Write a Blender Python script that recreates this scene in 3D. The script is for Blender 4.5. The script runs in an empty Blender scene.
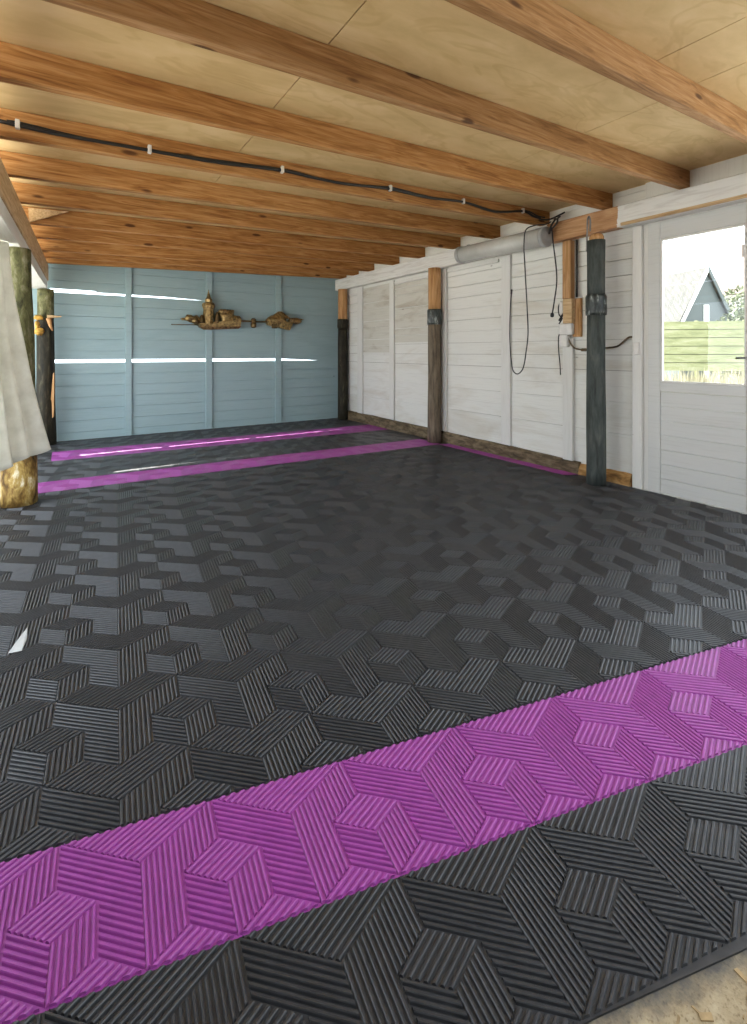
import bpy, bmesh, math, random
from mathutils import Vector, Matrix, noise
random.seed(7)
S = bpy.context.scene
COL = S.collection
PI = math.pi

# ------------------------------------------------------------------ materials
def new_mat(name):
    m = bpy.data.materials.new(name); m.use_nodes = True
    nt = m.node_tree; nt.nodes.clear()
    out = nt.nodes.new('ShaderNodeOutputMaterial')
    b = nt.nodes.new('ShaderNodeBsdfPrincipled')
    nt.links.new(b.outputs[0], out.inputs[0])
    return m, nt, b, out

def node(nt, t, **kw):
    n = nt.nodes.new(t)
    for k, v in kw.items():
        if k.startswith('i_'):
            key = k[2:]
            n.inputs[int(key) if key.isdigit() else key].default_value = v
        else:
            setattr(n, k, v)
    return n

def ramp(nt, stops, src):
    r = nt.nodes.new('ShaderNodeValToRGB')
    el = r.color_ramp.elements
    while len(el) < len(stops): el.new(0.5)
    for e, (p, c) in zip(el, stops):
        e.position = p
        e.color = (c[0], c[1], c[2], 1) if not isinstance(c, (int, float)) else (c, c, c, 1)
    nt.links.new(src, r.inputs[0])
    return r.outputs[0]

def coords(nt, scale=(1, 1, 1), rnd=True, rot=(0, 0, 0)):
    tc = node(nt, 'ShaderNodeTexCoord')
    mp = node(nt, 'ShaderNodeMapping')
    mp.inputs['Scale'].default_value = scale
    mp.inputs['Rotation'].default_value = rot
    nt.links.new(tc.outputs['Object'], mp.inputs[0])
    if rnd:
        oi = node(nt, 'ShaderNodeObjectInfo')
        mul = node(nt, 'ShaderNodeVectorMath', operation='SCALE'); mul.inputs['Scale'].default_value = 37.0
        cx = node(nt, 'ShaderNodeCombineXYZ')
        for k in range(3): nt.links.new(oi.outputs['Random'], cx.inputs[k])
        nt.links.new(cx.outputs[0], mul.inputs[0])
        nt.links.new(mul.outputs[0], mp.inputs['Location'])
    return mp.outputs[0]

def mix(nt, a, b, fac, mode='MIX'):
    m = node(nt, 'ShaderNodeMix', data_type='RGBA', blend_type=mode)
    for sock, v in ((0, fac), (6, a), (7, b)):
        if hasattr(v, 'links') or hasattr(v, 'is_linked'):
            nt.links.new(v, m.inputs[sock])
        elif isinstance(v, (int, float)):
            m.inputs[sock].default_value = v
        else:
            m.inputs[sock].default_value = (v[0], v[1], v[2], 1)
    return m.outputs[2]

def bump(nt, b, h, strength=0.3, dist=0.01):
    n = node(nt, 'ShaderNodeBump'); n.inputs['Strength'].default_value = strength
    n.inputs['Distance'].default_value = dist
    nt.links.new(h, n.inputs['Height']); nt.links.new(n.outputs[0], b.inputs['Normal'])

def noise_tex(nt, vec, scale=5, detail=4, rough=0.55, dist=0.0):
    n = node(nt, 'ShaderNodeTexNoise')
    n.inputs['Scale'].default_value = scale; n.inputs['Detail'].default_value = detail
    n.inputs['Roughness'].default_value = rough; n.inputs['Distortion'].default_value = dist
    nt.links.new(vec, n.inputs['Vector'])
    return n.outputs[0]

def wood(name, dark, mid, light, along='X', knots=True, rough=0.65, grain=1.0, spec=0.25):
    m, nt, b, out = new_mat(name)
    st = {'X': (0.9, 12, 12), 'Y': (12, 0.9, 12), 'Z': (12, 12, 0.9)}[along]
    v = coords(nt, st)
    g = noise_tex(nt, v, 2.6 * grain, 6, 0.6, 1.2)
    c = ramp(nt, [(0.32, dark), (0.5, mid), (0.68, light)], g)
    v2 = coords(nt, {'X': (1.5, 40, 40), 'Y': (40, 1.5, 40), 'Z': (40, 40, 1.5)}[along])
    f = noise_tex(nt, v2, 3, 3, 0.6)
    c = mix(nt, c, mix(nt, c, (0.55, 0.5, 0.45), 1.0, 'MULTIPLY'), ramp(nt, [(0.5, 0.0), (0.75, 0.55)], f))
    if knots:
        v3 = coords(nt, {'X': (1.0, 3.2, 3.2), 'Y': (3.2, 1.0, 3.2), 'Z': (3.2, 3.2, 1.0)}[along])
        vo = node(nt, 'ShaderNodeTexVoronoi'); vo.inputs['Scale'].default_value = 2.2
        nt.links.new(v3, vo.inputs['Vector'])
        k = ramp(nt, [(0.0, 1.0), (0.085, 0.9), (0.135, 0.0)], vo.outputs['Distance'])
        c = mix(nt, c, (dark[0] * 0.35, dark[1] * 0.3, dark[2] * 0.3), k)
    nt.links.new(c, b.inputs['Base Color'])
    b.inputs['Roughness'].default_value = rough
    b.inputs['Specular IOR Level'].default_value = spec
    bump(nt, b, f, 0.25, 0.004)
    return m

def painted(name, col, dirt, amount=0.5, along='X', rough=0.6, scale=1.6, spec=0.3):
    m, nt, b, out = new_mat(name)
    v = coords(nt, {'X': (0.5, 2, 2), 'Y': (2, 0.5, 2), 'Z': (2.4, 2.4, 0.6)}[along], rnd=False)
    g = noise_tex(nt, v, scale, 6, 0.62, 0.6)
    k = ramp(nt, [(0.50, 0.0), (0.80, amount)], g)
    c = mix(nt, col, dirt, k)
    v2 = coords(nt, {'X': (1.2, 30, 30), 'Y': (30, 1.2, 30), 'Z': (30, 30, 1.2)}[along], rnd=False)
    f = noise_tex(nt, v2, 2.5, 4, 0.6)
    c = mix(nt, c, mix(nt, c, (0.78, 0.77, 0.74), 1.0, 'MULTIPLY'), ramp(nt, [(0.52, 0.0), (0.8, 0.6)], f))
    # small scattered spots where the paint is knocked
    vo = node(nt, 'ShaderNodeTexVoronoi'); vo.inputs['Scale'].default_value = 1.3
    v4 = coords(nt, (1, 1, 2.2), rnd=False)
    nt.links.new(v4, vo.inputs['Vector'])
    c = mix(nt, c, (dirt[0] * 0.45, dirt[1] * 0.42, dirt[2] * 0.4), ramp(nt, [(0.0, 0.85), (0.018, 0.7), (0.032, 0.0)], vo.outputs['Distance']))
    nt.links.new(c, b.inputs['Base Color'])
    b.inputs['Roughness'].default_value = rough
    b.inputs['Specular IOR Level'].default_value = spec
    bump(nt, b, f, 0.2, 0.003)
    return m

def plain(name, col, rough=0.6, metal=0.0, var=0.15, scale=14, spec=0.4, bmp=0.1):
    m, nt, b, out = new_mat(name)
    v = coords(nt, (1, 1, 1))
    g = noise_tex(nt, v, scale, 4, 0.6)
    lo = tuple(x * (1 - var) for x in col); hi = tuple(min(1, x * (1 + var)) for x in col)
    nt.links.new(ramp(nt, [(0.3, lo), (0.7, hi)], g), b.inputs['Base Color'])
    b.inputs['Roughness'].default_value = rough; b.inputs['Metallic'].default_value = metal
    b.inputs['Specular IOR Level'].default_value = spec
    if bmp: bump(nt, b, g, bmp, 0.004)
    return m

def mottled(name, stops, scale=6, stretch=(1, 1, 1), rough=0.75, bmp=0.4, spec=0.25, detail=7):
    m, nt, b, out = new_mat(name)
    v = coords(nt, stretch)
    g = noise_tex(nt, v, scale, detail, 0.65, 0.4)
    nt.links.new(ramp(nt, stops, g), b.inputs['Base Color'])
    b.inputs['Roughness'].default_value = rough
    b.inputs['Specular IOR Level'].default_value = spec
    bump(nt, b, g, bmp, 0.012)
    return m

M = {}
M['joist'] = wood('joist_wood', (0.25, 0.10, 0.026), (0.43, 0.205, 0.064), (0.56, 0.31, 0.125), 'X')
M['joist_grey'] = wood('joist_wood_grey', (0.23, 0.11, 0.04), (0.37, 0.195, 0.075), (0.48, 0.285, 0.14), 'X')
M['rawwood'] = wood('raw_wood', (0.30, 0.14, 0.05), (0.50, 0.27, 0.11), (0.62, 0.38, 0.19), 'Z', knots=False)
M['paleY'] = wood('pale_wood_y', (0.42, 0.26, 0.12), (0.58, 0.40, 0.21), (0.68, 0.50, 0.30), 'Y', knots=False)
M['brownY'] = wood('brown_wood_y', (0.34, 0.20, 0.09), (0.50, 0.33, 0.16), (0.62, 0.44, 0.25), 'Y', knots=False)
M['sill'] = mottled('sill_wood', [(0.30, (0.035, 0.024, 0.014)), (0.48, (0.13, 0.095, 0.055)), (0.62, (0.24, 0.18, 0.11)), (0.75, (0.10, 0.07, 0.04))], 5, (4, 1.2, 4))
M['sill_orange'] = mottled('sill_wood_orange', [(0.30, (0.10, 0.05, 0.02)), (0.5, (0.42, 0.22, 0.07)), (0.7, (0.62, 0.42, 0.20))], 5, (4, 1.2, 4))
M['white'] = painted('white_paint', (0.755, 0.75, 0.705), (0.50, 0.44, 0.33), 0.7, 'Y')
M['whiteZ'] = painted('white_paint_z', (0.72, 0.71, 0.67), (0.50, 0.46, 0.38), 0.35, 'Z')
M['whiteold'] = painted('old_white_paint', (0.62, 0.60, 0.53), (0.30, 0.235, 0.15), 0.9, 'Y', scale=2.6)
M['door'] = painted('door_paint', (0.60, 0.60, 0.575), (0.52, 0.51, 0.48), 0.3, 'Y', rough=0.42, spec=0.45)
M['blue'] = painted('blue_paint', (0.33, 0.45, 0.472), (0.25, 0.355, 0.375), 0.6, 'X')
M['purple'] = plain('purple_rubber', (0.34, 0.062, 0.315), 0.44, 0, 0.10, 40, 0.55, 0.15)
M['charcoal'] = plain('charcoal_rubber', (0.036, 0.0365, 0.039), 0.40, 0, 0.22, 30, 0.6, 0.15)
M['black'] = plain('black_rubber', (0.018, 0.018, 0.018), 0.5)
M['brass'] = plain('aged_brass', (0.30, 0.205, 0.085), 0.40, 0.75, 0.7, 30, 0.5, 0.3)
M['darkbrass'] = plain('tarnished_brass', (0.13, 0.085, 0.035), 0.45, 0.7, 0.5, 30, 0.5, 0.3)
M['steel'] = plain('grey_steel', (0.30, 0.30, 0.30), 0.4, 0.8, 0.2)
M['lens'] = plain('grey_lens', (0.55, 0.55, 0.51), 0.22, 0, 0.08, 8, 0.5, 0.0)
M['lenscap'] = plain('grey_cap', (0.40, 0.40, 0.385), 0.5)
M['whiteplastic'] = plain('white_plastic', (0.72, 0.70, 0.66), 0.4, 0, 0.1)
M['post'] = mottled('dark_post', [(0.28, (0.020, 0.024, 0.022)), (0.50, (0.062, 0.072, 0.066)), (0.66, (0.10, 0.108, 0.095)), (0.80, (0.20, 0.19, 0.15))], 4, (5, 5, 0.9), 0.6)
M['bitumen'] = mottled('bitumen_band', [(0.38, (0.010, 0.013, 0.012)), (0.56, (0.05, 0.06, 0.055)), (0.66, (0.34, 0.37, 0.35))], 4, (7, 7, 2.2), 0.38, 0.3, 0.5)
M['brownpost'] = mottled('brown_post', [(0.30, (0.055, 0.042, 0.030)), (0.50, (0.15, 0.115, 0.08)), (0.70, (0.24, 0.19, 0.135))], 4, (6, 6, 0.9), 0.75)
M['darkpost'] = mottled('soot_post', [(0.34, (0.008, 0.007, 0.004)), (0.56, (0.028, 0.024, 0.014)), (0.76, (0.10, 0.088, 0.05))], 5, (5, 5, 1.1), 0.7)
M['bark'] = mottled('lichen_bark', [(0.34, (0.035, 0.02, 0.006)), (0.47, (0.19, 0.105, 0.025)), (0.58, (0.40, 0.27, 0.08)), (0.68, (0.74, 0.66, 0.48))], 3.6, (4, 4, 1.8), 0.6)
M['mossbark'] = mottled('moss_bark', [(0.32, (0.03, 0.03, 0.012)), (0.52, (0.13, 0.125, 0.05)), (0.72, (0.30, 0.27, 0.19))], 5, (4, 4, 1.6), 0.75)
M['foam'] = plain('orange_fungus', (0.52, 0.30, 0.055), 0.7, 0, 0.35, 25)

def mat_plywood():
    m, nt, b, out = new_mat('plywood')
    v = coords(nt, (1.0, 2.6, 1), rnd=False)
    n1 = noise_tex(nt, v, 1.3, 3, 0.5, 1.5)
    w = node(nt, 'ShaderNodeMath', operation='MULTIPLY'); w.inputs[1].default_value = 26.0
    nt.links.new(n1, w.inputs[0])
    s = node(nt, 'ShaderNodeMath', operation='SINE'); nt.links.new(w.outputs[0], s.inputs[0])
    g = noise_tex(nt, v, 2.2, 5, 0.6, 0.4)
    c = ramp(nt, [(0.30, (0.56, 0.395, 0.185)), (0.55, (0.66, 0.48, 0.24)), (0.75, (0.72, 0.54, 0.30))], g)
    c = mix(nt, c, mix(nt, c, (0.86, 0.82, 0.74), 1.0, 'MULTIPLY'), ramp(nt, [(0.55, 0.0), (1.0, 0.6)], s.outputs[0]))
    vo = node(nt, 'ShaderNodeTexVoronoi'); vo.inputs['Scale'].default_value = 1.9
    nt.links.new(coords(nt, (1, 1.6, 1), rnd=False), vo.inputs['Vector'])
    c = mix(nt, c, (0.16, 0.09, 0.035), ramp(nt, [(0.0, 0.9), (0.02, 0.7), (0.035, 0.0)], vo.outputs['Distance']))
    nt.links.new(c, b.inputs['Base Color']); b.inputs['Roughness'].default_value = 0.6
    b.inputs['Specular IOR Level'].default_value = 0.25
    return m
M['plywood'] = mat_plywood()

def mat_header():
    # the beam over the wall: white paint, bare timber between two brushed edges
    m, nt, b, out = new_mat('header_paint')
    v = coords(nt, (10, 0.9, 10), rnd=False)
    g = noise_tex(nt, v, 2.6, 6, 0.6, 1.0)
    raw = ramp(nt, [(0.32, (0.27, 0.12, 0.05)), (0.5, (0.46, 0.24, 0.105)), (0.7, (0.58, 0.36, 0.19))], g)
    wh = ramp(nt, [(0.35, (0.62, 0.60, 0.56)), (0.55, (0.76, 0.755, 0.72))], g)
    tc = node(nt, 'ShaderNodeTexCoord'); sp = node(nt, 'ShaderNodeSeparateXYZ')
    nt.links.new(tc.outputs['Object'], sp.inputs[0])
    n2 = noise_tex(nt, coords(nt, (1, 1, 3), rnd=False), 5, 4, 0.6)
    a = node(nt, 'ShaderNodeMath', operation='MULTIPLY_ADD'); a.inputs[1].default_value = 0.14
    nt.links.new(n2, a.inputs[0]); nt.links.new(sp.outputs[1], a.inputs[2])
    f1 = node(nt, 'ShaderNodeMath', operation='GREATER_THAN'); f1.inputs[1].default_value = 2.575
    f2 = node(nt, 'ShaderNodeMath', operation='LESS_THAN'); f2.inputs[1].default_value = 3.33
    for f in (f1, f2): nt.links.new(a.outputs[0], f.inputs[0])
    ff = node(nt, 'ShaderNodeMath', operation='MULTIPLY')
    nt.links.new(f1.outputs[0], ff.inputs[0]); nt.links.new(f2.outputs[0], ff.inputs[1])
    nt.links.new(mix(nt, wh, raw, ff.outputs[0]), b.inputs['Base Color'])
    b.inputs['Roughness'].default_value = 0.6
    return m
M['header'] = mat_header()

def mat_concrete():
    m, nt, b, out = new_mat('sandy_concrete')
    v = coords(nt, (1, 1, 1), rnd=False)
    a = noise_tex(nt, v, 14, 8, 0.75)
    c = ramp(nt, [(0.30, (0.17, 0.135, 0.085)), (0.47, (0.36, 0.28, 0.165)), (0.66, (0.47, 0.385, 0.25))], a)
    f = noise_tex(nt, v, 120, 3, 0.6)
    c = mix(nt, c, mix(nt, c, (0.45, 0.40, 0.33), 1.0, 'MULTIPLY'), ramp(nt, [(0.52, 0.0), (0.70, 0.8)], f))
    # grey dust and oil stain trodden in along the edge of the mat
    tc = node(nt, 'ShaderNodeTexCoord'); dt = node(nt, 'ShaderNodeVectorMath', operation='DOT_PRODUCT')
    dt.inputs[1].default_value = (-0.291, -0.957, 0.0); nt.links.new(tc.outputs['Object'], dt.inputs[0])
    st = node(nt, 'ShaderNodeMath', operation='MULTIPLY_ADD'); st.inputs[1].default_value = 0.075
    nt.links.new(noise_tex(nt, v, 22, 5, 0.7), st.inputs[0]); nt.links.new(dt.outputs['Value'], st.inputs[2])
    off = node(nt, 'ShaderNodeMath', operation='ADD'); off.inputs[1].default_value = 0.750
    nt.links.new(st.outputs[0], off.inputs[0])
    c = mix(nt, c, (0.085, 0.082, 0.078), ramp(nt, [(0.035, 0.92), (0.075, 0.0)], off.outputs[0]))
    nt.links.new(c, b.inputs['Base Color']); b.inputs['Roughness'].default_value = 0.85
    bump(nt, b, f, 0.5, 0.004)
    return m
M['concrete'] = mat_concrete()
M['ground'] = mottled('yard_ground', [(0.3, (0.52, 0.51, 0.45)), (0.5, (0.60, 0.59, 0.53)), (0.7, (0.66, 0.65, 0.59))], 3, (1, 1, 1), 0.9)
M['chip'] = plain('wood_chip', (0.34, 0.24, 0.12), 0.8, 0, 0.5, 20)

def mat_curtain():
    m, nt, b, out = new_mat('curtain_cloth')
    tr = node(nt, 'ShaderNodeBsdfTranslucent'); tr.inputs[0].default_value = (0.74, 0.72, 0.64, 1)
    v = coords(nt, (1, 1, 1), rnd=False)
    f = noise_tex(nt, v, 7, 5, 0.6)
    nt.links.new(ramp(nt, [(0.35, (0.60, 0.58, 0.51)), (0.6, (0.78, 0.765, 0.70))], f), b.inputs['Base Color'])
    b.inputs['Roughness'].default_value = 0.9
    b.inputs['Specular IOR Level'].default_value = 0.1
    mx = node(nt, 'ShaderNodeMixShader'); mx.inputs[0].default_value = 0.3
    nt.links.new(b.outputs[0], mx.inputs[1]); nt.links.new(tr.outputs[0], mx.inputs[2])
    nt.links.new(mx.outputs[0], out.inputs[0])
    return m
M['curtain'] = mat_curtain()

def mat_glass():
    m, nt, b, out = new_mat('door_glass')
    nt.nodes.remove(b)
    t = node(nt, 'ShaderNodeBsdfTransparent'); t.inputs[0].default_value = (0.97, 0.98, 0.975, 1)
    g = node(nt, 'ShaderNodeBsdfGlossy'); g.inputs['Roughness'].default_value = 0.02
    lw = node(nt, 'ShaderNodeFresnel'); lw.inputs['IOR'].default_value = 1.35
    mx = node(nt, 'ShaderNodeMixShader')
    nt.links.new(lw.outputs[0], mx.inputs[0]); nt.links.new(t.outputs[0], mx.inputs[1]); nt.links.new(g.outputs[0], mx.inputs[2])
    nt.links.new(mx.outputs[0], out.inputs[0])
    return m
M['glass'] = mat_glass()

def mat_tiles(name, c1, c2, sc):
    m, nt, b, out = new_mat(name)
    v = coords(nt, (1, 1, 1), rnd=False)
    br = node(nt, 'ShaderNodeTexBrick'); br.inputs['Scale'].default_value = sc
    br.inputs['Color1'].default_value = (*c1, 1); br.inputs['Color2'].default_value = (*c2, 1)
    br.inputs['Mortar'].default_value = (c1[0] * .45, c1[1] * .45, c1[2] * .45, 1); br.inputs['Mortar Size'].default_value = 0.04
    nt.links.new(v, br.inputs['Vector'])
    nt.links.new(br.outputs[0], b.inputs['Base Color']); b.inputs['Roughness'].default_value = 0.85
    return m
M['rooftile'] = mat_tiles('roof_tiles', (0.05, 0.05, 0.045), (0.10, 0.097, 0.085), 3.2)
M['browntile'] = mat_tiles('brown_tiles', (0.16, 0.13, 0.11), (0.22, 0.185, 0.16), 2.4)
M['shed'] = painted('shed_boards', (0.085, 0.10, 0.10), (0.07, 0.085, 0.085), 0.5, 'Z')
M['fence'] = mottled('mossy_fence', [(0.3, (0.15, 0.16, 0.08)), (0.5, (0.22, 0.23, 0.12)), (0.7, (0.28, 0.28, 0.18))], 2, (1, 1, 4), 0.8)
M['leaf'] = mottled('hedge_leaf', [(0.3, (0.06, 0.08, 0.04)), (0.5, (0.12, 0.14, 0.075)), (0.7, (0.20, 0.205, 0.135))], 9, (1, 1, 1), 0.7)
M['reed'] = mottled('dry_grass', [(0.3, (0.20, 0.18, 0.11)), (0.5, (0.30, 0.27, 0.18)), (0.7, (0.24, 0.27, 0.14))], 3, (1, 1, 1), 0.8)
M['twig'] = mottled('tree_twig', [(0.3, (0.16, 0.15, 0.12)), (0.7, (0.28, 0.27, 0.23))], 6)
M['housewall'] = plain('house_plaster', (0.60, 0.59, 0.57), 0.8)
M['darkpane'] = plain('dark_pane', (0.12, 0.13, 0.14), 0.2)

# ------------------------------------------------------------------ mesh helpers
def box(bm, lo, hi, bev=0.0, mi=0):
    lo, hi = Vector(lo), Vector(hi)
    r = bmesh.ops.create_cube(bm, size=1.0)
    vs = r['verts']
    for v in vs:
        v.co = Vector([(lo[k] + hi[k]) / 2 + v.co[k] * (hi[k] - lo[k]) for k in range(3)])
    fs = set(f for v in vs for f in v.link_faces)
    for f in fs: f.material_index = mi
    if bev > 0:
        es = list(set(e for v in vs for e in v.link_edges))
        bmesh.ops.bevel(bm, geom=es, offset=bev, segments=1, affect='EDGES', profile=0.5)

def prism(bm, bottom, top, mi=0):
    n = len(bottom)
    a = [bm.verts.new(p) for p in bottom]; b = [bm.verts.new(p) for p in top]
    fs = [bm.faces.new(a[::-1]), bm.faces.new(b)]
    for i in range(n):
        j = (i + 1) % n
        fs.append(bm.faces.new([a[i], a[j], b[j], b[i]]))
    for f in fs: f.material_index = mi

def tube(bm, pts, r, n=8, mi=0, caps=True, smooth_steps=0):
    pts = [Vector(p) for p in pts]
    if smooth_steps:
        out = []
        P = [pts[0]] + pts + [pts[-1]]
        for i in range(1, len(P) - 2):
            for s in range(smooth_steps):
                t = s / smooth_steps
                p0, p1, p2, p3 = P[i - 1], P[i], P[i + 1], P[i + 2]
                out.append(0.5 * ((2 * p1) + (p2 - p0) * t + (2 * p0 - 5 * p1 + 4 * p2 - p3) * t * t + (-p0 + 3 * p1 - 3 * p2 + p3) * t ** 3))
        out.append(pts[-1]); pts = out
    rs = r if isinstance(r, (list, tuple)) else [r] * len(pts)
    rings = []
    up = Vector((0, 0, 1))
    prev = None
    for i, p in enumerate(pts):
        d = (pts[min(i + 1, len(pts) - 1)] - pts[max(i - 1, 0)])
        if d.length < 1e-9: d = Vector((0, 0, 1))
        d.normalize()
        if prev is None:
            a = d.cross(up)
            if a.length < 1e-3: a = d.cross(Vector((1, 0, 0)))
        else:
            a = prev - d * prev.dot(d)
            if a.length < 1e-4: a = d.cross(up)
        a.normalize(); prev = a
        c = d.cross(a)
        rings.append([bm.verts.new(p + (a * math.cos(2 * PI * k / n) + c * math.sin(2 * PI * k / n)) * rs[min(i, len(rs) - 1)]) for k in range(n)])
    for A, B in zip(rings, rings[1:]):
        for k in range(n):
            f = bm.faces.new([A[k], A[(k + 1) % n], B[(k + 1) % n], B[k]]); f.smooth = True; f.material_index = mi
    if caps:
        for R_, rev in ((rings[0], False), (rings[-1], True)):
            f = bm.faces.new(R_[::-1] if rev else R_); f.material_index = mi

def lathe(bm, prof, c=(0, 0), n=24, wob=0.0, seed=0.0, lean=(0, 0), flat=False):
    """prof = [(radius, z)], an irregular turned solid about the vertical through c."""
    rings = []
    for r, z in prof:
        ring = []
        for k in range(n):
            a = 2 * PI * k / n
            w = 1 + wob * noise.noise(Vector((math.cos(a) * 1.7 + seed, math.sin(a) * 1.7, z * 1.6 + seed)))
            ring.append(bm.verts.new((c[0] + lean[0] * z + r * w * math.cos(a), c[1] + lean[1] * z + r * w * math.sin(a), z)))
        rings.append(ring)
    for A, B in zip(rings, rings[1:]):
        for k in range(n):
            f = bm.faces.new([A[k], A[(k + 1) % n], B[(k + 1) % n], B[k]]); f.smooth = not flat
    bm.faces.new(rings[0][::-1]); bm.faces.new(rings[-1])

def blob(bm, c, rad, sub=2, wob=0.25, seed=0.0):
    r = bmesh.ops.create_icosphere(bm, subdivisions=sub, radius=1.0)
    for v in r['verts']:
        d = v.co.copy()
        k = 1 + wob * noise.noise(d * 1.7 + Vector((seed, seed * .3, -seed)))
        v.co = Vector((c[0] + d.x * rad[0] * k, c[1] + d.y * rad[1] * k, c[2] + d.z * rad[2] * k))
        for f in v.link_faces: f.smooth = True

def obj(name, bm, mats, parent=None, loc=None):
    me = bpy.data.meshes.new(name)
    if loc is not None:
        bmesh.ops.translate(bm, verts=bm.verts, vec=-Vector(loc))
    bmesh.ops.recalc_face_normals(bm, faces=bm.faces)
    bm.to_mesh(me); bm.free()
    for m in (mats if isinstance(mats, (list, tuple)) else [mats]): me.materials.append(m)
    o = bpy.data.objects.new(name, me); COL.objects.link(o)
    if parent is not None:
        o.parent = parent
        # children are modelled in world coordinates: cancel the root's place
        o.matrix_parent_inverse = Matrix.Translation(-Vector(parent.location))
    if loc is not None: o.location = loc
    return o

def tag(o, label, cat, group=None):
    o['label'] = label; o['category'] = cat
    if group: o['group'] = group
    return o

def thing(name, label, cat, loc, group=None):
    o = bpy.data.objects.new(name, None); COL.objects.link(o)
    o.empty_display_size = 0.1; o.location = loc
    return tag(o, label, cat, group)

def struct(name, bm, mats, parent=None):
    o = obj(name, bm, mats, parent)
    o['kind'] = 'structure'
    return o

NB = bmesh.new

# ------------------------------------------------------------------ room numbers
XR = 4.44            # face of the white boards
YB = 8.00            # face of the blue boards
def leftx(y): return -0.31 + 0.0365 * (y - 3.94)      # inner face of the left header beam
def roofz(x): return 2.4509 + 0.037 * x               # underside of the joists
JH = 0.155

# ------------------------------------------------------------------ floor, ground
bm = NB(); box(bm, (-1.6, -3.2, -0.12), (4.62, 8.16, 0.0))
struct('floor', bm, M['concrete'])
bm = NB(); box(bm, (-40, -40, -0.35), (60, 60, -0.13))
g = struct('ground', bm, M['ground'])

# ------------------------------------------------------------------ ribbed mats
RIBS = 7
PARTS = [  # parallelograms of one pattern cell in lattice units; key: which coordinate counts the ribs
    ([(0, 0), (2, 0), (3, 1), (1, 1)], 'b'), ([(2, 1), (3, 1), (4, 2), (3, 2)], 'b'),
    ([(0, 0), (1, 1), (1, 2), (0, 1)], 'd'), ([(0, 1), (2, 3), (2, 4), (0, 2)], 'd'),
    ([(1, 1), (2, 1), (2, 2), (1, 2)], 'a'), ([(2, 1), (3, 2), (3, 3), (2, 2)], 'd'),
    ([(1, 2), (2, 2), (3, 3), (2, 3)], 'b'),
    ([(3, 2), (4, 2), (4, 3), (3, 3)], 'a'), ([(4, 1), (5, 1), (5, 3), (4, 3)], 'a')]
KEY = {'a': lambda a, b: a, 'b': lambda a, b: b, 'd': lambda a, b: a - b}

def clip(poly, f):
    out = []
    for i in range(len(poly)):
        p, q = poly[i], poly[(i + 1) % len(poly)]
        fp, fq = f(p), f(q)
        if fp >= 0: out.append(p)
        if (fp > 0 and fq < 0) or (fp < 0 and fq > 0):
            t = fp / (fp - fq)
            out.append(tuple(p[k] + (q[k] - p[k]) * t for k in range(len(p))))
    return out

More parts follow.
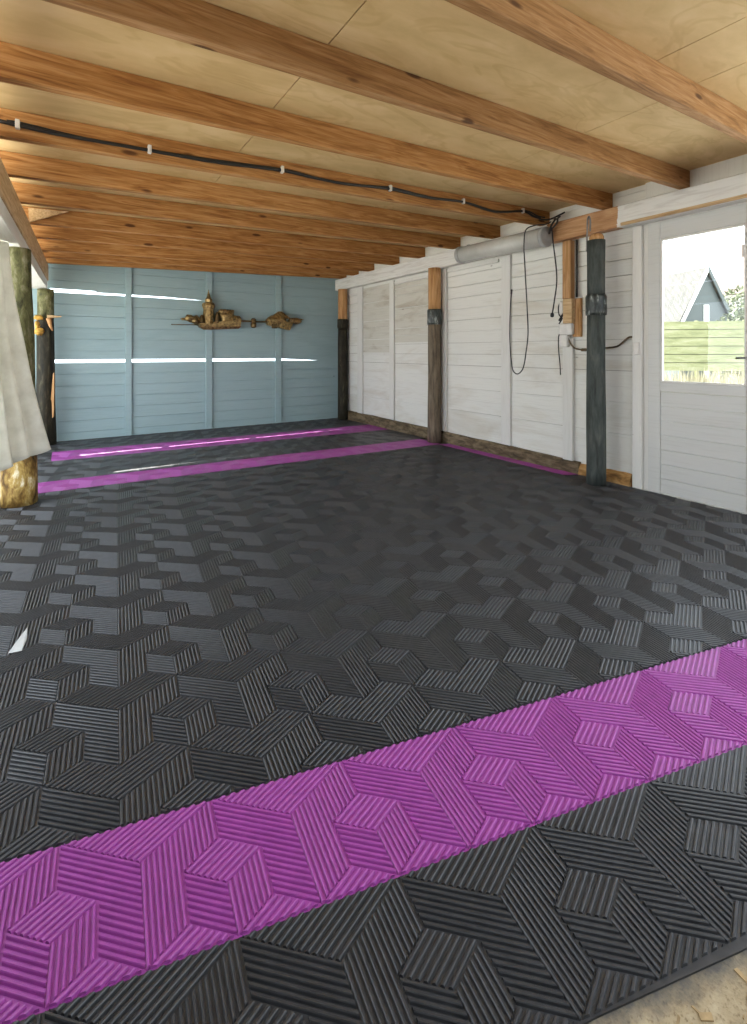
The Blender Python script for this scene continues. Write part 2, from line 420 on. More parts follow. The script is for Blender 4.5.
def mat_mesh(name, outline, mapping, srange, trange, material, label, tlim=None, z0=0.005, hr=0.0068, pieces=None):
    """A ribbed rubber mat: a flat base with the outline plus every raised rib. outline: convex, counter-clockwise floor polygon."""
    V, F = [], []
    def emit(ps):
        n = len(V); V.extend(ps); F.append(list(range(n, n + len(ps))))
    n = len(outline)
    emit([(x, y, z0) for x, y in outline]); emit([(x, y, 0.0005) for x, y in outline[::-1]])
    for i in range(n):
        (x0, y0), (x1, y1) = outline[i], outline[(i + 1) % n]
        emit([(x0, y0, 0.0005), (x1, y1, 0.0005), (x1, y1, z0), (x0, y0, z0)])
    prof = [(0.04, 0.0), (0.11, 0.75), (0.22, 1.0), (0.48, 1.0), (0.59, 0.75), (0.66, 0.0)]
    w = 1.0 / RIBS
    def halfplanes(poly):
        r = []
        for (x0, y0), (x1, y1) in zip(poly, poly[1:] + poly[:1]):
            L = math.hypot(x1 - x0, y1 - y0)
            nx, ny = -(y1 - y0) / L, (x1 - x0) / L
            r.append((nx, ny, -(nx * x0 + ny * y0) - 0.003))
        return r
    for edges, i in [(e, i) for e in [halfplanes(p) for p in (pieces or [outline])] for i in range(*srange)]:
        for j in range(*trange):
            ba, bb = 2 * i + 3 * j, -2 * i + 3 * j
            # quick rejection by the cell's middle
            cs, ct = (ba + 2 - (bb + 1.5)) / 4, (ba + 2 + bb + 1.5) / 6
            cx, cy = mapping(cs, ct)
            if any(e[0] * cx + e[1] * cy + e[2] < -0.75 for e in edges): continue
            for poly, key in PARTS:
                k = KEY[key]
                P = [(ba + a, bb + b) for a, b in poly]
                P = [(a, b, k(a, b)) for a, b in P]
                c0, c1 = min(p[2] for p in P), max(p[2] for p in P)
                # inset the rib ends a little: the thin dark line between fields
                mx_, my_ = sum(p[0] for p in P) / 4, sum(p[1] for p in P) / 4
                nr = int(round((c1 - c0) * RIBS))
                for r in range(nr):
                    cb = c0 + r * w
                    for (f0, h0), (f1, h1) in zip(prof, prof[1:]):
                        u0, u1 = cb + f0 * w, cb + f1 * w
                        q = clip(P, lambda p: p[2] - u0)
                        if len(q) > 2: q = clip(q, lambda p: u1 - p[2])
                        if len(q) < 3: continue
                        W = []
                        for a, b, c in q:
                            # pull ends in along the rib
                            if key == 'a': b2 = b + (0.02 if b < my_ else -0.02); a2 = a
                            elif key == 'b': a2 = a + (0.02 if a < mx_ else -0.02); b2 = b
                            else:
                                sgn = 0.02 if (a + b) < (mx_ + my_) else -0.02
                                a2, b2 = a + sgn, b + sgn
                            s, t = (a2 - b2) / 4, (a2 + b2) / 6
                            x, y = mapping(s, t)
                            h = h0 + (h1 - h0) * (c - u0) / (u1 - u0)
                            W.append((x, y, z0 + hr * max(0, min(1, h)), c, t))
                        if tlim:
                            W = clip(W, lambda p: p[4] - tlim[0])
                            if len(W) > 2: W = clip(W, lambda p: tlim[1] - p[4])
                            if len(W) < 3: continue
                        for e in edges:
                            if len(W) < 3: break
                            if all(e[0] * p[0] + e[1] * p[1] + e[2] >= 0 for p in W): continue
                            W = clip(W, lambda p: e[0] * p[0] + e[1] * p[1] + e[2])
                        if len(W) < 3: continue
                        emit([p[:3] for p in W])
                        for a_, b_ in zip(W, W[1:] + W[:1]):
                            if abs(a_[3] - b_[3]) > 1e-5:
                                ps = [b_[:3], a_[:3]]
                                if a_[2] > z0 + 1e-5: ps.append((a_[0], a_[1], z0))
                                if b_[2] > z0 + 1e-5: ps.append((b_[0], b_[1], z0))
                                if len(ps) > 2: emit(ps)
    me = bpy.data.meshes.new(name)
    me.from_pydata(V, [], F); me.update(); me.materials.append(material)
    o = bpy.data.objects.new(name, me); COL.objects.link(o)
    tag(o, label, 'mat', 'ribbed rubber mats')
    return o

HF = [[0.3445, -0.02448, -0.00584], [-0.10738, -0.31906, 1.44409], [-0.01932, 0.02471, 1.0]]
def near_map(s, t):
    w = HF[2][0] * s + HF[2][1] * t + 1
    return ((HF[0][0] * s + HF[0][1] * t + HF[0][2]) / w, (HF[1][0] * s + HF[1][1] * t + HF[1][2]) / w)
MC = [[0.33224, 0.3811, -0.03345, -0.00707, 8e-05], [1.58201, -0.08086, -0.37918, -0.00162, -0.00169]]
def main_map(s, t):
    b = (1, s, t, s * t, t * t)
    return (sum(p * q for p, q in zip(MC[0], b)), sum(p * q for p, q in zip(MC[1], b)))
def far_map(s, t): return (0.40 * s - 0.06 * t, 5.1 - 0.012 * s - 0.40 * t)

NL, NR = -3.2, 11.5
def nm(s, t): return near_map(s, t)
mat_mesh('rubber_mat', [nm(NL, 1), nm(4, 1), nm(NR, 1), nm(NR, 0), nm(4, 0), nm(NL, 0)], near_map, (-5, 13), (-1, 2), M['purple'],
         'wide purple ribbed rubber mat strip crossing the foreground')
mat_mesh('rubber_mat', [nm(NL, 2), nm(0.8, 2.01), (0.84, 0.528), (1.182, 0.424), (2.0, 0.20), nm(NR, 1), nm(4, 1), nm(NL, 1)], near_map, (-5, 13), (0, 3), M['charcoal'],
         'charcoal ribbed rubber mat strip at the very front beside the sandy ground')
a0, a1 = nm(NL, 0), nm(6.2, 0)
mat_mesh('rubber_mat', [a0, nm(4, 0), nm(8.4, 0), (4.385, 1.0), (4.385, 2.955), (4.24, 3.02), (4.24, 4.94), (-0.16, 5.13), (-1.1, 5.0)], main_map, (-9, 16), (-15, 3), M['charcoal'],
         'large charcoal ribbed rubber mat filling the middle of the floor',
         pieces=[[a0, nm(8.4, 0), (4.24, 1.0), (4.24, 4.94), (-0.16, 5.13), (-1.1, 5.0)], [(4.24, 0.9), (4.385, 0.9), (4.385, 2.955), (4.24, 3.02)]])
mat_mesh('rubber_mat', [(-0.45, 5.142), (4.28, 4.942), (4.28, 5.398), (-0.45, 5.552)], far_map, (-3, 16), (-6, 4), M['purple'],
         'purple ribbed mat strip second from the blue wall, reaching from post to post', hr=0.0014, z0=0.0095)
mat_mesh('rubber_mat', [(-0.50, 5.555), (-0.16, 5.55), (4.385, 5.40), (4.385, 6.33), (-0.115, 6.56), (-0.115, 7.15), (-0.50, 7.15)], far_map, (-3, 16), (-8, 3), M['charcoal'],
         'charcoal ribbed mat between the two far purple strips', pieces=[[(-0.50, 5.555), (4.385, 5.40), (4.385, 6.33), (-0.115, 6.56), (-0.5, 6.58)], [(-0.5, 6.57), (-0.115, 6.56), (-0.115, 7.15), (-0.5, 7.15)]], hr=0.0014, z0=0.0095)
mat_mesh('rubber_mat', [(-0.113, 6.56), (4.385, 6.33), (4.385, 6.93), (-0.113, 7.15)], far_map, (-3, 16), (-8, 3), M['purple'],
         'purple ribbed mat strip nearest the blue wall, crossed by a thin sunlit line', hr=0.0014, z0=0.0095)
mat_mesh('rubber_mat', [(-0.50, 7.152), (-0.113, 7.152), (4.385, 6.932), (4.385, 7.96), (-0.50, 7.96)], far_map, (-3, 16), (-10, 3), M['charcoal'],
         'narrow charcoal ribbed mat along the foot of the blue wall', hr=0.0014, z0=0.0095)
mat_mesh('rubber_mat', [(4.245, 3.03), (4.385, 2.96), (4.385, 4.90), (4.245, 4.94)], far_map, (6, 14), (-4, 8), M['purple'],
         'short purple ribbed mat strip along the sill of the white wall', hr=0.0014, z0=0.0095)

# sandy debris and little chips on the bare ground in front of the mat
bm = NB()
for k in range(90):
    x = random.uniform(0.75, 1.55); yl = 0.60 - 0.27 * (x - 0.70)
    y = yl - 0.075 - random.random() ** 1.5 * 0.22
    L = random.uniform(0.004, 0.016); W = L * random.uniform(0.2, 0.5); a = random.uniform(0, PI)
    ca, sa = math.cos(a), math.sin(a); h = random.uniform(0.001, 0.004)
    q = [(x + ca * u * L - sa * v * W, y + sa * u * L + ca * v * W) for u, v in ((-1, -.6), (.8, -1), (1, .5), (-.7, 1))]
    prism(bm, [(a_, b_, 0.0002) for a_, b_ in q], [(a_, b_, h) for a_, b_ in q])
o = obj('ground_debris', bm, M['chip']); o['kind'] = 'stuff'
tag(o, 'tiny wood chips and grit on the sandy ground in the corner', 'debris')

# pale scrap of sunlight, imitated by a flat solid piece on the mat at the left
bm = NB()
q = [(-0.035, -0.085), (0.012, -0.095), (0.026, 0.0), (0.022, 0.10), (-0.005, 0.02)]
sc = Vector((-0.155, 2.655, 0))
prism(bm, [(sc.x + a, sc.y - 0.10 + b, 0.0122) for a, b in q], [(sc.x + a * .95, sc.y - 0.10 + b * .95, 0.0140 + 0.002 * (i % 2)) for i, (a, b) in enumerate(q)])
fleck = obj('sun_fleck', bm, M['lenscap'])
tag(fleck, 'small pale grey scrap standing in for sunlight on the charcoal mat at the left', 'fleck')

# ------------------------------------------------------------------ blue wall with its open slits
SLIT = {1.097: [(-1.3, 0.0), (-0.16, 0.0), (-0.15, .048), (3.1, .042), (3.95, 0.0), (4.6, 0.0)],
        2.080: [(-1.3, 0.0), (-0.16, 0.0), (-0.15, .055), (0.38, .050), (0.42, .030), (1.3, .026), (1.95, 0.0), (4.6, 0.0)]}
zs = [0.0, 0.11, 0.275, 0.44, 0.605, 0.77, 0.935, 1.097, 1.262, 1.427, 1.59, 1.755, 1.918, 2.080, 2.245, 2.41, 2.575, 2.74]
bm = NB()
for k, (z0, z1) in enumerate(zip(zs, zs[1:])):
    xs = [-1.3, 4.6]; lift = [0.005, 0.005] if k else [0.0, 0.0]
    if z0 in SLIT: xs = [p[0] for p in SLIT[z0]]; lift = [p[1] for p in SLIT[z0]]
    tilt = 0.006 + 0.003 * random.random()
    y0 = YB + random.uniform(-0.001, 0.001)
    for (xa, la), (xb, lb) in zip(list(zip(xs, lift)), list(zip(xs, lift))[1:]):
        prism(bm, [(xa, y0 - tilt, z0 + la), (xb, y0 - tilt, z0 + lb), (xb, y0 + 0.022, z0 + lb), (xa, y0 + 0.022, z0 + la)],
              [(xa, y0, z1), (xb, y0, z1), (xb, y0 + 0.022, z1), (xa, y0 + 0.022, z1)])
for z0 in zs[1:-1]:
    if z0 not in SLIT: box(bm, (-1.3, YB + 0.014, z0 - 0.012), (4.6, YB + 0.021, z0 + 0.016))
wb = struct('wall_back', bm, M['blue'])
for k, (x0, x1) in enumerate([(0.775, 0.860), (1.935, 2.035), (3.115, 3.225)]):
    bm = NB(); box(bm, (x0, YB - 0.040, 0.0), (x1, YB - 0.011, 2.62), 0.003)
    struct('batten', bm, M['blue'], wb)

# ------------------------------------------------------------------ white wall
def board_wall(name, y0, y1, za, zb, h, mat, x=XR, off=0.0):
    bm = NB(); z = za + off
    if off: z = za
    k = 0
    while z < zb - 0.02:
        zt = min(z + h, zb)
        t = 0.005 + 0.003 * random.random(); gp = random.choice((0.0012, 0.002, 0.003, 0.0045))
        prism(bm, [(x - t, y0, z + gp), (x + 0.022, y0, z + gp), (x + 0.022, y1, z + gp), (x - t, y1, z + gp)],
              [(x, y0, zt), (x + 0.022, y0, zt), (x + 0.022, y1, zt), (x, y1, zt)])
        z = zt; k += 1
    return struct(name, bm, mat)
wr = board_wall('wall_right', 2.30, 8.02, 0.02, 2.80, 0.150, M['white'])
wr2 = board_wall('wall_front', 1.10, 1.35, 0.02, 2.80, 0.150, M['white'])
bm = NB(); box(bm, (XR + 0.0225, 2.30, 0.0), (XR + 0.045, 8.05, 2.82)); struct('sheathing', bm, M['brownpost'], wr)
bm = NB(); box(bm, (XR + 0.0225, 1.10, 0.0), (XR + 0.045, 1.35, 2.82)); struct('sheathing', bm, M['white'], wr2)
bm = NB(); box(bm, (XR, -0.15, 2.30), (XR + 0.045, 1.0995, 2.82)); struct('lintel', bm, M['white'], wr2)  # unseen opening below it, added to let light into the right front
bm = NB(); box(bm, (4.4055, 1.3505, 2.3935), (XR + 0.045, 2.2995, 2.82)); struct('lintel', bm, M['whiteZ'], wr)
for y0, y1, z0, z1, d in [(7.80, 7.84, .17, 2.39, .025), (7.17, 7.34, .17, 2.39, .03), (6.22, 6.34, .17, 2.39, .03), (4.98, 5.07, .16, 2.39, .035),
                          (3.86, 3.995, .15, 2.39, .03), (3.03, 3.145, .13, 1.39, .04)]:
    bm = NB(); box(bm, (XR - 0.008 - d, y0, z0), (XR - 0.0085, y1, z1), 0.003); struct('batten', bm, M['whiteZ'], wr)
bm = NB(); box(bm, (XR - 0.034, 6.345, 1.195), (XR - 0.0085, 7.165, 1.24), 0.003); struct('rail', bm, M['whiteZ'], wr)
bm = NB(); box(bm, (XR - 0.032, 5.30, 2.32), (XR - 0.0085, 6.21, 2.365), 0.003); struct('rail', bm, M['whiteZ'], wr)
bm = NB(); box(bm, (XR - 0.030, 4.05, 2.335), (XR - 0.0085, 4.97, 2.375), 0.003); struct('rail', bm, M['whiteZ'], wr)

# older, dirtier boarding high up between the far battens
for ya, yb, za, zb in ((6.345, 7.165, 1.245, 2.36), (5.22, 6.21, 1.40, 2.315)):
    bm = NB(); z = za; k = 0
    while z < zb - .03:
        zt = min(z + .105, zb)
        box(bm, (XR - 0.0205 - .002 * (k % 2), ya, z + .006 * (k % 3)), (XR - 0.0085, yb, zt), 0.002); z = zt; k += 1
    struct('old_boards', bm, M['whiteold'], wr)
# foot sill of the wall
bm = NB()
N = 40
pr = []
for i in range(N + 1):
    y = 2.96 + (7.80 - 2.96) * i / N
    h = 0.128 + 0.045 * (i / N) ** .7 + 0.008 * noise.noise(Vector((y * 3, 0, 1)))
    x = 4.392 + 0.010 * noise.noise(Vector((y * 2.2, 4, 0)))
    pr.append([bm.verts.new(p) for p in ((x, y, 0.0), (x, y, h * .9), (x + 0.012, y, h), (XR + 0.02, y, h), (XR + 0.02, y, 0))])
for A_, B_ in zip(pr, pr[1:]):
    for k in range(5): bm.faces.new([A_[k], A_[(k + 1) % 5], B_[(k + 1) % 5], B_[k]])
bm.faces.new(pr[0]); bm.faces.new(pr[-1][::-1])
tag(obj('sill_beam', bm, M['sill']), 'long weathered brown sill timber at the foot of the white wall', 'sill')
bm = NB()
pr = []
for i in range(13):
    y = 2.43 + (2.955 - 2.43) * i / 12
    h = 0.118 + 0.014 * noise.noise(Vector((y * 9, 2, 1)))
    x = 4.385 + 0.018 * noise.noise(Vector((y * 7, 4, 3)))
    pr.append([bm.verts.new(p) for p in ((x - .01, y, 0.0), (x, y, h * .55), (x + 0.03, y, h), (XR + 0.02, y, h), (XR + 0.02, y, 0))])
for A_, B_ in zip(pr, pr[1:]):
    for k in range(5): bm.faces.new([A_[k], A_[(k + 1) % 5], B_[(k + 1) % 5], B_[k]])
bm.faces.new(pr[0]); bm.faces.new(pr[-1][::-1])
tag(obj('sill_beam', bm, M['sill_orange']), 'short split orange sill timber beside the door', 'sill')

# door trim
bm = NB(); box(bm, (4.385, 2.325, 0.001), (4.43, 2.41, 2.395), 0.004); struct('trim_1', bm, M['whiteZ'])
bm = NB(); box(bm, (4.42, 2.281, 0.001), (4.46, 2.324, 2.395), 0.002); struct('trim_2', bm, M['whiteZ'])

# ------------------------------------------------------------------ door
door = bpy.data.objects.new('door_1', None); COL.objects.link(door); door.location = (4.42, 1.84, 0.0)
door['kind'] = 'structure'
def dpart(name, lo, hi, m='door', bev=0.004):
    bm = NB(); box(bm, lo, hi, bev); return obj(name, bm, M[m], door)
Y0, Y1 = 1.40, 2.277
dpart('stile', (4.40, 2.172, 0.012), (4.44, Y1, 2.392))
dpart('stile', (4.40, Y0, 0.012), (4.44, 1.536, 2.392))
dpart('top_rail', (4.401, 1.5365, 2.242), (4.439, 2.1715, 2.392))
dpart('mid_rail', (4.398, 1.5365, 0.905), (4.439, 2.1715, 0.985))
bm = NB()
z = 0.015
for k in range(7):
    box(bm, (4.407, 1.5365, z), (4.432, 2.1715, z + 0.1245), 0.004); z += 0.127
obj('plank_panel', bm, M['door'], door)
bm = NB()
for lo, hi in [((4.404, 1.537, 0.9855), (4.436, 1.552, 2.2415)), ((4.404, 2.156, 0.9855), (4.436, 2.171, 2.2415)),
               ((4.404, 1.5525, 0.9855), (4.436, 2.1555, 1.000)), ((4.404, 1.5525, 2.2265), (4.436, 2.1555, 2.2415))]:
    box(bm, lo, hi, 0.002)
obj('glazing_bead', bm, M['whiteplastic'], door)
bm = NB(); box(bm, (4.418, 1.5525, 1.0005), (4.422, 2.1555, 2.226)); obj('glass_pane', bm, M['glass'], door)
bm = NB(); box(bm, (4.385, 1.44, 1.13), (4.3995, 1.485, 1.30), 0.004)
tube(bm, [(4.40, 1.4625, 1.205), (4.35, 1.4625, 1.205), (4.345, 1.475, 1.205), (4.345, 1.585, 1.203)], 0.009, 8)
obj('handle', bm, M['steel'], door)

bm = NB(); box(bm, (4.388, 1.36, 0.0), (4.46, 2.324, 0.0115)); struct('trim_3', bm, M['door'])
# ------------------------------------------------------------------ header beams
bm = NB(); box(bm, (4.30, -0.12, 2.402), (4.405, 7.98, 2.600), 0.006)
hb = tag(obj('header_beam', bm, M['header']), 'long white painted beam over the white wall, bare wood in the middle', 'beam')
bm = NB(); box(bm, (4.278, 0.2, 2.405), (4.2995, 2.46, 2.432), 0.003)
obj('edge_strip', bm, M['paleY'], hb)
bm = NB()
n0 = []
for y in (-0.12, 7.9):
    x = leftx(y)
    n0.append([(x, y, 2.215), (x, y, 2.438), (x - 0.075, y, 2.432), (x - 0.075, y, 2.215)])
prism(bm, n0[0], n0[1])
bmesh.ops.bevel(bm, geom=list(bm.edges), offset=0.006, segments=1, affect='EDGES')
lb = tag(obj('header_beam', bm, M['paleY']), 'pale brown timber beam above the left-hand posts and curtain', 'beam')
bm = NB()
n0 = []
for y in (-0.12, 7.88):
    x = leftx(y) - 0.0005
    n0.append([(x - 0.010, y, 2.10), (x - 0.010, y, 2.2145), (x - 0.19, y, 2.2145), (x - 0.19, y, 2.10)])
prism(bm, n0[0], n0[1]); obj('fascia_board', bm, M['white'], lb)

# ------------------------------------------------------------------ joists
JY = [(1.235, 0, 'joist_grey'), (1.935, 0, 'joist_grey'), (2.62, 0, 'joist'), (3.33, 0, 'joist'), (4.03, 0, 'joist'), (4.72, 0, 'joist'),
      (5.46, 0, 'joist'), (6.10, 0, 'joist'), (6.82, 0, 'joist'), (7.33, 0, 'joist'), (7.77, 0, 'joist')]
JL = ['frontmost pine ceiling joist, crossing the upper right corner', 'second pine ceiling joist from the front, meeting the beam above the door',
      'pine ceiling joist just in front of the one with the cable', 'pine ceiling joist carrying the black cable clipped to its face',
      'pine ceiling joist just behind the one with the cable', 'second pine ceiling joist behind the one with the cable',
      'third pine ceiling joist behind the one with the cable, forked pale board at its left end', 'fifth pine ceiling joist counted from the blue wall',
      'third pine ceiling joist counted from the blue wall, knot near its left end', 'second pine ceiling joist counted from the blue wall',
      'last pine ceiling joist, closest to the blue wall']
JL[7] = 'fourth pine ceiling joist counted from the blue wall'
JL[6] = 'fifth pine ceiling joist counted from the blue wall'
for (y, _, mk), lab in zip(JY, JL):
    bm = NB()
    x0, x1 = leftx(y) - 0.10, 4.43
    prism(bm, [(x0, y, roofz(x0)), (x1, y, roofz(x1)), (x1, y + 0.056, roofz(x1)), (x0, y + 0.056, roofz(x0))],
          [(x0, y, roofz(x0) + JH), (x1, y, roofz(x1) + JH), (x1, y + 0.056, roofz(x1) + JH), (x0, y + 0.056, roofz(x0) + JH)])
    bmesh.ops.bevel(bm, geom=list(bm.edges), offset=0.003, segments=1, affect='EDGES')
    tag(obj('ceiling_joist', bm, M[mk], loc=(x0, y, roofz(x0))), lab, 'beam', 'ceiling joists')

bm = NB()
prism(bm, [(-0.26, 5.425, 2.445), (-0.27, 5.425, 2.575), (0.045, 5.425, 2.59)], [(-0.26, 5.445, 2.445), (-0.27, 5.445, 2.575), (0.045, 5.445, 2.59)])
tag(obj('wedge_board', bm, M['paleY']), 'pale triangular board at the left end between two ceiling joists', 'board')

# ceiling sheets: one ceiling with narrow seams between its plywood sheets
bm = NB()
def sheet(x0, x1, y0, y1):
    g = 0.003; x0 += g; x1 -= g; y0 += g; y1 -= g
    z = lambda x: roofz(x) + JH + 0.001
    prism(bm, [(x0, y0, z(x0)), (x1, y0, z(x1)), (x1, y1, z(x1)), (x0, y1, z(x0))],
          [(x0, y0, z(x0) + .018), (x1, y0, z(x1) + .018), (x1, y1, z(x1) + .018), (x0, y1, z(x0) + .018)])
for y0, y1, seams in [(-0.15, 1.26, [1.0, 2.48, 2.90, 3.9]), (1.26, 2.645, [1.01, 2.93]), (2.645, 3.36, [1.03, 2.98]), (3.36, 4.75, [1.05, 3.0]), (4.75, 6.13, [0.6, 2.6]), (6.13, 8.03, [1.6, 3.3])]:
    xs = [-0.52] + seams + [4.62]
    for a, b in zip(xs, xs[1:]): sheet(a, b, y0, y1)
ce = struct('ceiling', bm, M['plywood'])
bm = NB()
z = lambda x: roofz(x) + JH + 0.022
prism(bm, [(-1.2, -0.2, z(-1.2)), (4.8, -0.2, z(4.8)), (4.8, 8.3, z(4.8)), (-1.2, 8.3, z(-1.2))],
      [(-1.2, -0.2, z(-1.2) + .05), (4.8, -0.2, z(4.8) + .05), (4.8, 8.3, z(4.8) + .05), (-1.2, 8.3, z(-1.2) + .05)])
struct('roof', bm, M['black'])  # unseen left eave widened to block sun, front cut short to admit sky

# ------------------------------------------------------------------ cable on the joist
cab = [(-0.29, 2.514), (-0.211, 2.512), (-0.058, 2.508), (0.104, 2.512), (0.46, 2.525), (0.704, 2.532), (0.92, 2.542), (1.348, 2.580), (1.59, 2.578), (1.857, 2.582),
       (2.207, 2.615), (2.313, 2.622), (2.73, 2.622), (3.146, 2.655), (3.567, 2.632), (3.978, 2.700)]
t = thing('clipped_cable', 'black electric cable clipped along the face of one ceiling joist', 'cable', (0.5, 3.31, 2.53))
bm = NB()
tube(bm, [(x, 3.316, z) for x, z in cab] + [(4.12, 3.30, 2.668), (4.20, 3.27, 2.648)], 0.0115, 8, smooth_steps=5)
tube(bm, [(x + .03, 3.319, z + 0.010 + 0.006 * math.sin(i * 1.3)) for i, (x, z) in enumerate(cab)] + [(4.16, 3.28, 2.672), (4.23, 3.24, 2.655)], 0.0075, 7, smooth_steps=4)
obj('wire', bm, M['black'], t)
for x, z in [(-0.211, 2.512), (0.46, 2.527), (1.348, 2.582), (2.313, 2.624), (3.146, 2.657), (3.978, 2.702)]:
    bm = NB(); box(bm, (x - 0.012, 3.298, z - 0.022), (x + 0.010, 3.3285, z + 0.028), 0.003); obj('clip', bm, M['whiteplastic'], t)

# ------------------------------------------------------------------ tube lamp under the beam
t = thing('tube_lamp', 'long grey fluorescent tube lamp fixed along the white beam', 'lamp', (4.22, 3.85, 2.45))
def lampbody(y0, y1, r, zc):
    bm = NB()
    rings = []
    for y in (y0, y1):
        rings.append([bm.verts.new((4.193 + r * 0.95 * math.cos(a), y, zc(y) + r * math.sin(a))) for a in [2 * PI * k / 20 for k in range(20)]])
    for k in range(20):
        f = bm.faces.new([rings[0][k], rings[0][(k + 1) % 20], rings[1][(k + 1) % 20], rings[1][k]]); f.smooth = True
    bm.faces.new(rings[0]); bm.faces.new(rings[1][::-1])
    return bm
zc = lambda y: 2.442 + 0.021 * (y - 3.2)
obj('lens', lampbody(3.235, 4.43, 0.096, zc), M['lens'], t)
obj('end_cap', lampbody(3.185, 3.234, 0.104, zc), M['lenscap'], t)
obj('end_cap', lampbody(4.431, 4.48, 0.104, zc), M['lenscap'], t)
bm = NB()
for yy in (3.30, 4.33):
    box(bm, (4.20, yy, zc(yy) + 0.092), (4.2995, yy + .04, zc(yy) + 0.112), 0.002)
box(bm, (4.25, 3.25, zc(3.25) + 0.092), (4.27, 4.42, zc(3.9) + 0.112), 0.002)
obj('mounting_rail', bm, M['steel'], t)

# hanging cords
t = thing('hanging_cord', 'long black cord hanging in a loop below the tube lamp', 'cord', (4.2, 3.4, 2.4))
bm = NB()
tube(bm, [(4.215, 3.150, 2.59), (4.19, 3.20, 2.572), (4.13, 3.295, 2.570), (4.07, 3.355, 2.525), (4.062, 3.372, 2.373), (4.07, 3.369, 2.174), (4.09, 3.358, 1.767), (4.10, 3.351, 1.452), (4.11, 3.385, 1.25), (4.12, 3.42, 1.112), (4.12, 3.455, 1.045), (4.125, 3.515, 1.012), (4.13, 3.575, 1.045), (4.13, 3.599, 1.132), (4.14, 3.628, 1.327), (4.14, 3.632, 1.509), (4.15, 3.632, 1.736), (4.15, 3.617, 1.911)], 0.0062, 7, smooth_steps=8)
obj('wire', bm, M['black'], t)
bm = NB(); tube(bm, [(4.15, 3.620, 1.89), (4.15, 3.614, 1.94)], 0.009, 8); obj('cord_end', bm, M['black'], t)
t = thing('hanging_cord', 'short black cord hanging straight beside the bare wooden strip', 'cord', (4.24, 3.15, 2.4))
bm = NB(); tube(bm, [(4.235, 3.16, 2.53), (4.24, 3.150, 2.398), (4.25, 3.111, 2.02), (4.25, 3.14, 1.78), (4.25, 3.165, 1.65)], 0.0068, 7, smooth_steps=6); obj('wire', bm, M['black'], t)
bm = NB(); lathe(bm, [(0.008, 1.655), (0.016, 1.648), (0.020, 1.635), (0.018, 1.615), (0.008, 1.610)], (4.25, 3.166), 12); obj('plug', bm, M['black'], t)
# bunch of wires in the corner of the beam
bm = NB()
tube(bm, [(4.21, 3.17, 2.47), (4.18, 3.13, 2.53), (4.23, 3.12, 2.60), (4.28, 3.16, 2.635), (4.36, 3.20, 2.65)], 0.011, 7, smooth_steps=4)
tube(bm, [(4.22, 3.17, 2.50), (4.22, 3.09, 2.56), (4.25, 3.10, 2.615), (4.34, 3.14, 2.66)], 0.010, 7, smooth_steps=4)
tube(bm, [(4.215, 3.30, 2.652), (4.28, 3.22, 2.64), (4.34, 3.08, 2.69)], 0.009, 7, smooth_steps=4)
tag(obj('wire_bundle', bm, M['black']), 'tangle of black wires at the end of the tube lamp', 'wire')

# ------------------------------------------------------------------ wiring on the wall
bm = NB(); box(bm, (4.355, 3.028, 1.80), (4.4315, 3.122, 2.398), 0.004)
tag(obj('wall_strip', bm, M['rawwood']), 'bare brown wooden strip above the junction board', 'batten')
bm = NB(); tube(bm, [(4.40, 2.985, 1.81), (4.40, 2.985, 2.395)], 0.011, 10)
tag(obj('conduit', bm, M['black']), 'thin black pipe running beside the bare wooden strip', 'pipe')
t = thing('junction_board', 'small wooden board with white socket box and loose wires on the wall', 'electrical board', (4.41, 3.04, 1.40))
bm = NB(); box(bm, (4.395, 2.94, 1.405), (4.4315, 3.03, 1.797), 0.004); obj('backboard', bm, M['rawwood'], t)
bm = NB(); box(bm, (4.33, 2.995, 1.545), (4.3945, 3.10, 1.795), 0.005); obj('block', bm, M['paleY'], t)
bm = NB(); box(bm, (4.335, 3.002, 1.425), (4.3945, 3.155, 1.543), 0.012); box(bm, (4.345, 3.06, 1.30), (4.398, 3.15, 1.424), 0.008); obj('socket_box', bm, M['whiteplastic'], t)
bm = NB(); box(bm, (4.34, 3.101, 1.64), (4.3945, 3.155, 1.78), 0.012); obj('cover', bm, M['whiteplastic'], t)
bm = NB()
tube(bm, [(4.37, 3.150, 1.78), (4.365, 3.175, 1.72), (4.37, 3.170, 1.64), (4.365, 3.13, 1.60), (4.36, 3.165, 1.545)], 0.006, 6, smooth_steps=4)
tube(bm, [(4.36, 3.10, 1.66), (4.33, 3.11, 1.62), (4.33, 3.14, 1.575)], 0.011, 6, smooth_steps=3)
tube(bm, [(4.37, 3.157, 1.46), (4.38, 3.185, 1.40), (4.385, 3.187, 1.27), (4.385, 3.172, 1.13), (4.385, 3.165, 1.009)], 0.006, 6, smooth_steps=4)
obj('wire', bm, M['black'], t)
bm = NB()
pts = [(4.37, 3.08, 1.424), (4.385, 3.04, 1.33), (4.39, 2.99, 1.285), (4.40, 2.904, 1.272), (4.405, 2.78, 1.275), (4.40, 2.664, 1.290), (4.40, 2.60, 1.296), (4.40, 2.547, 1.31), (4.395, 2.49, 1.352), (4.395, 2.44, 1.389), (4.40, 2.40, 1.38), (4.405, 2.372, 1.345)]
tube(bm, pts, 0.0085, 8, smooth_steps=5)
tube(bm, [(4.40, 2.93, 1.271), (4.40, 2.88, 1.272)], 0.015, 8)
c = thing('wall_cable', 'brown cable crossing behind the dark post to a small white switch', 'cable', (4.40, 2.7, 1.27))
obj('wire', bm, M['sill'], c)
bm = NB(); box(bm, (4.362, 2.340, 1.225), (4.3845, 2.385, 1.338), 0.006); obj('switch', bm, M['whiteplastic'], c)

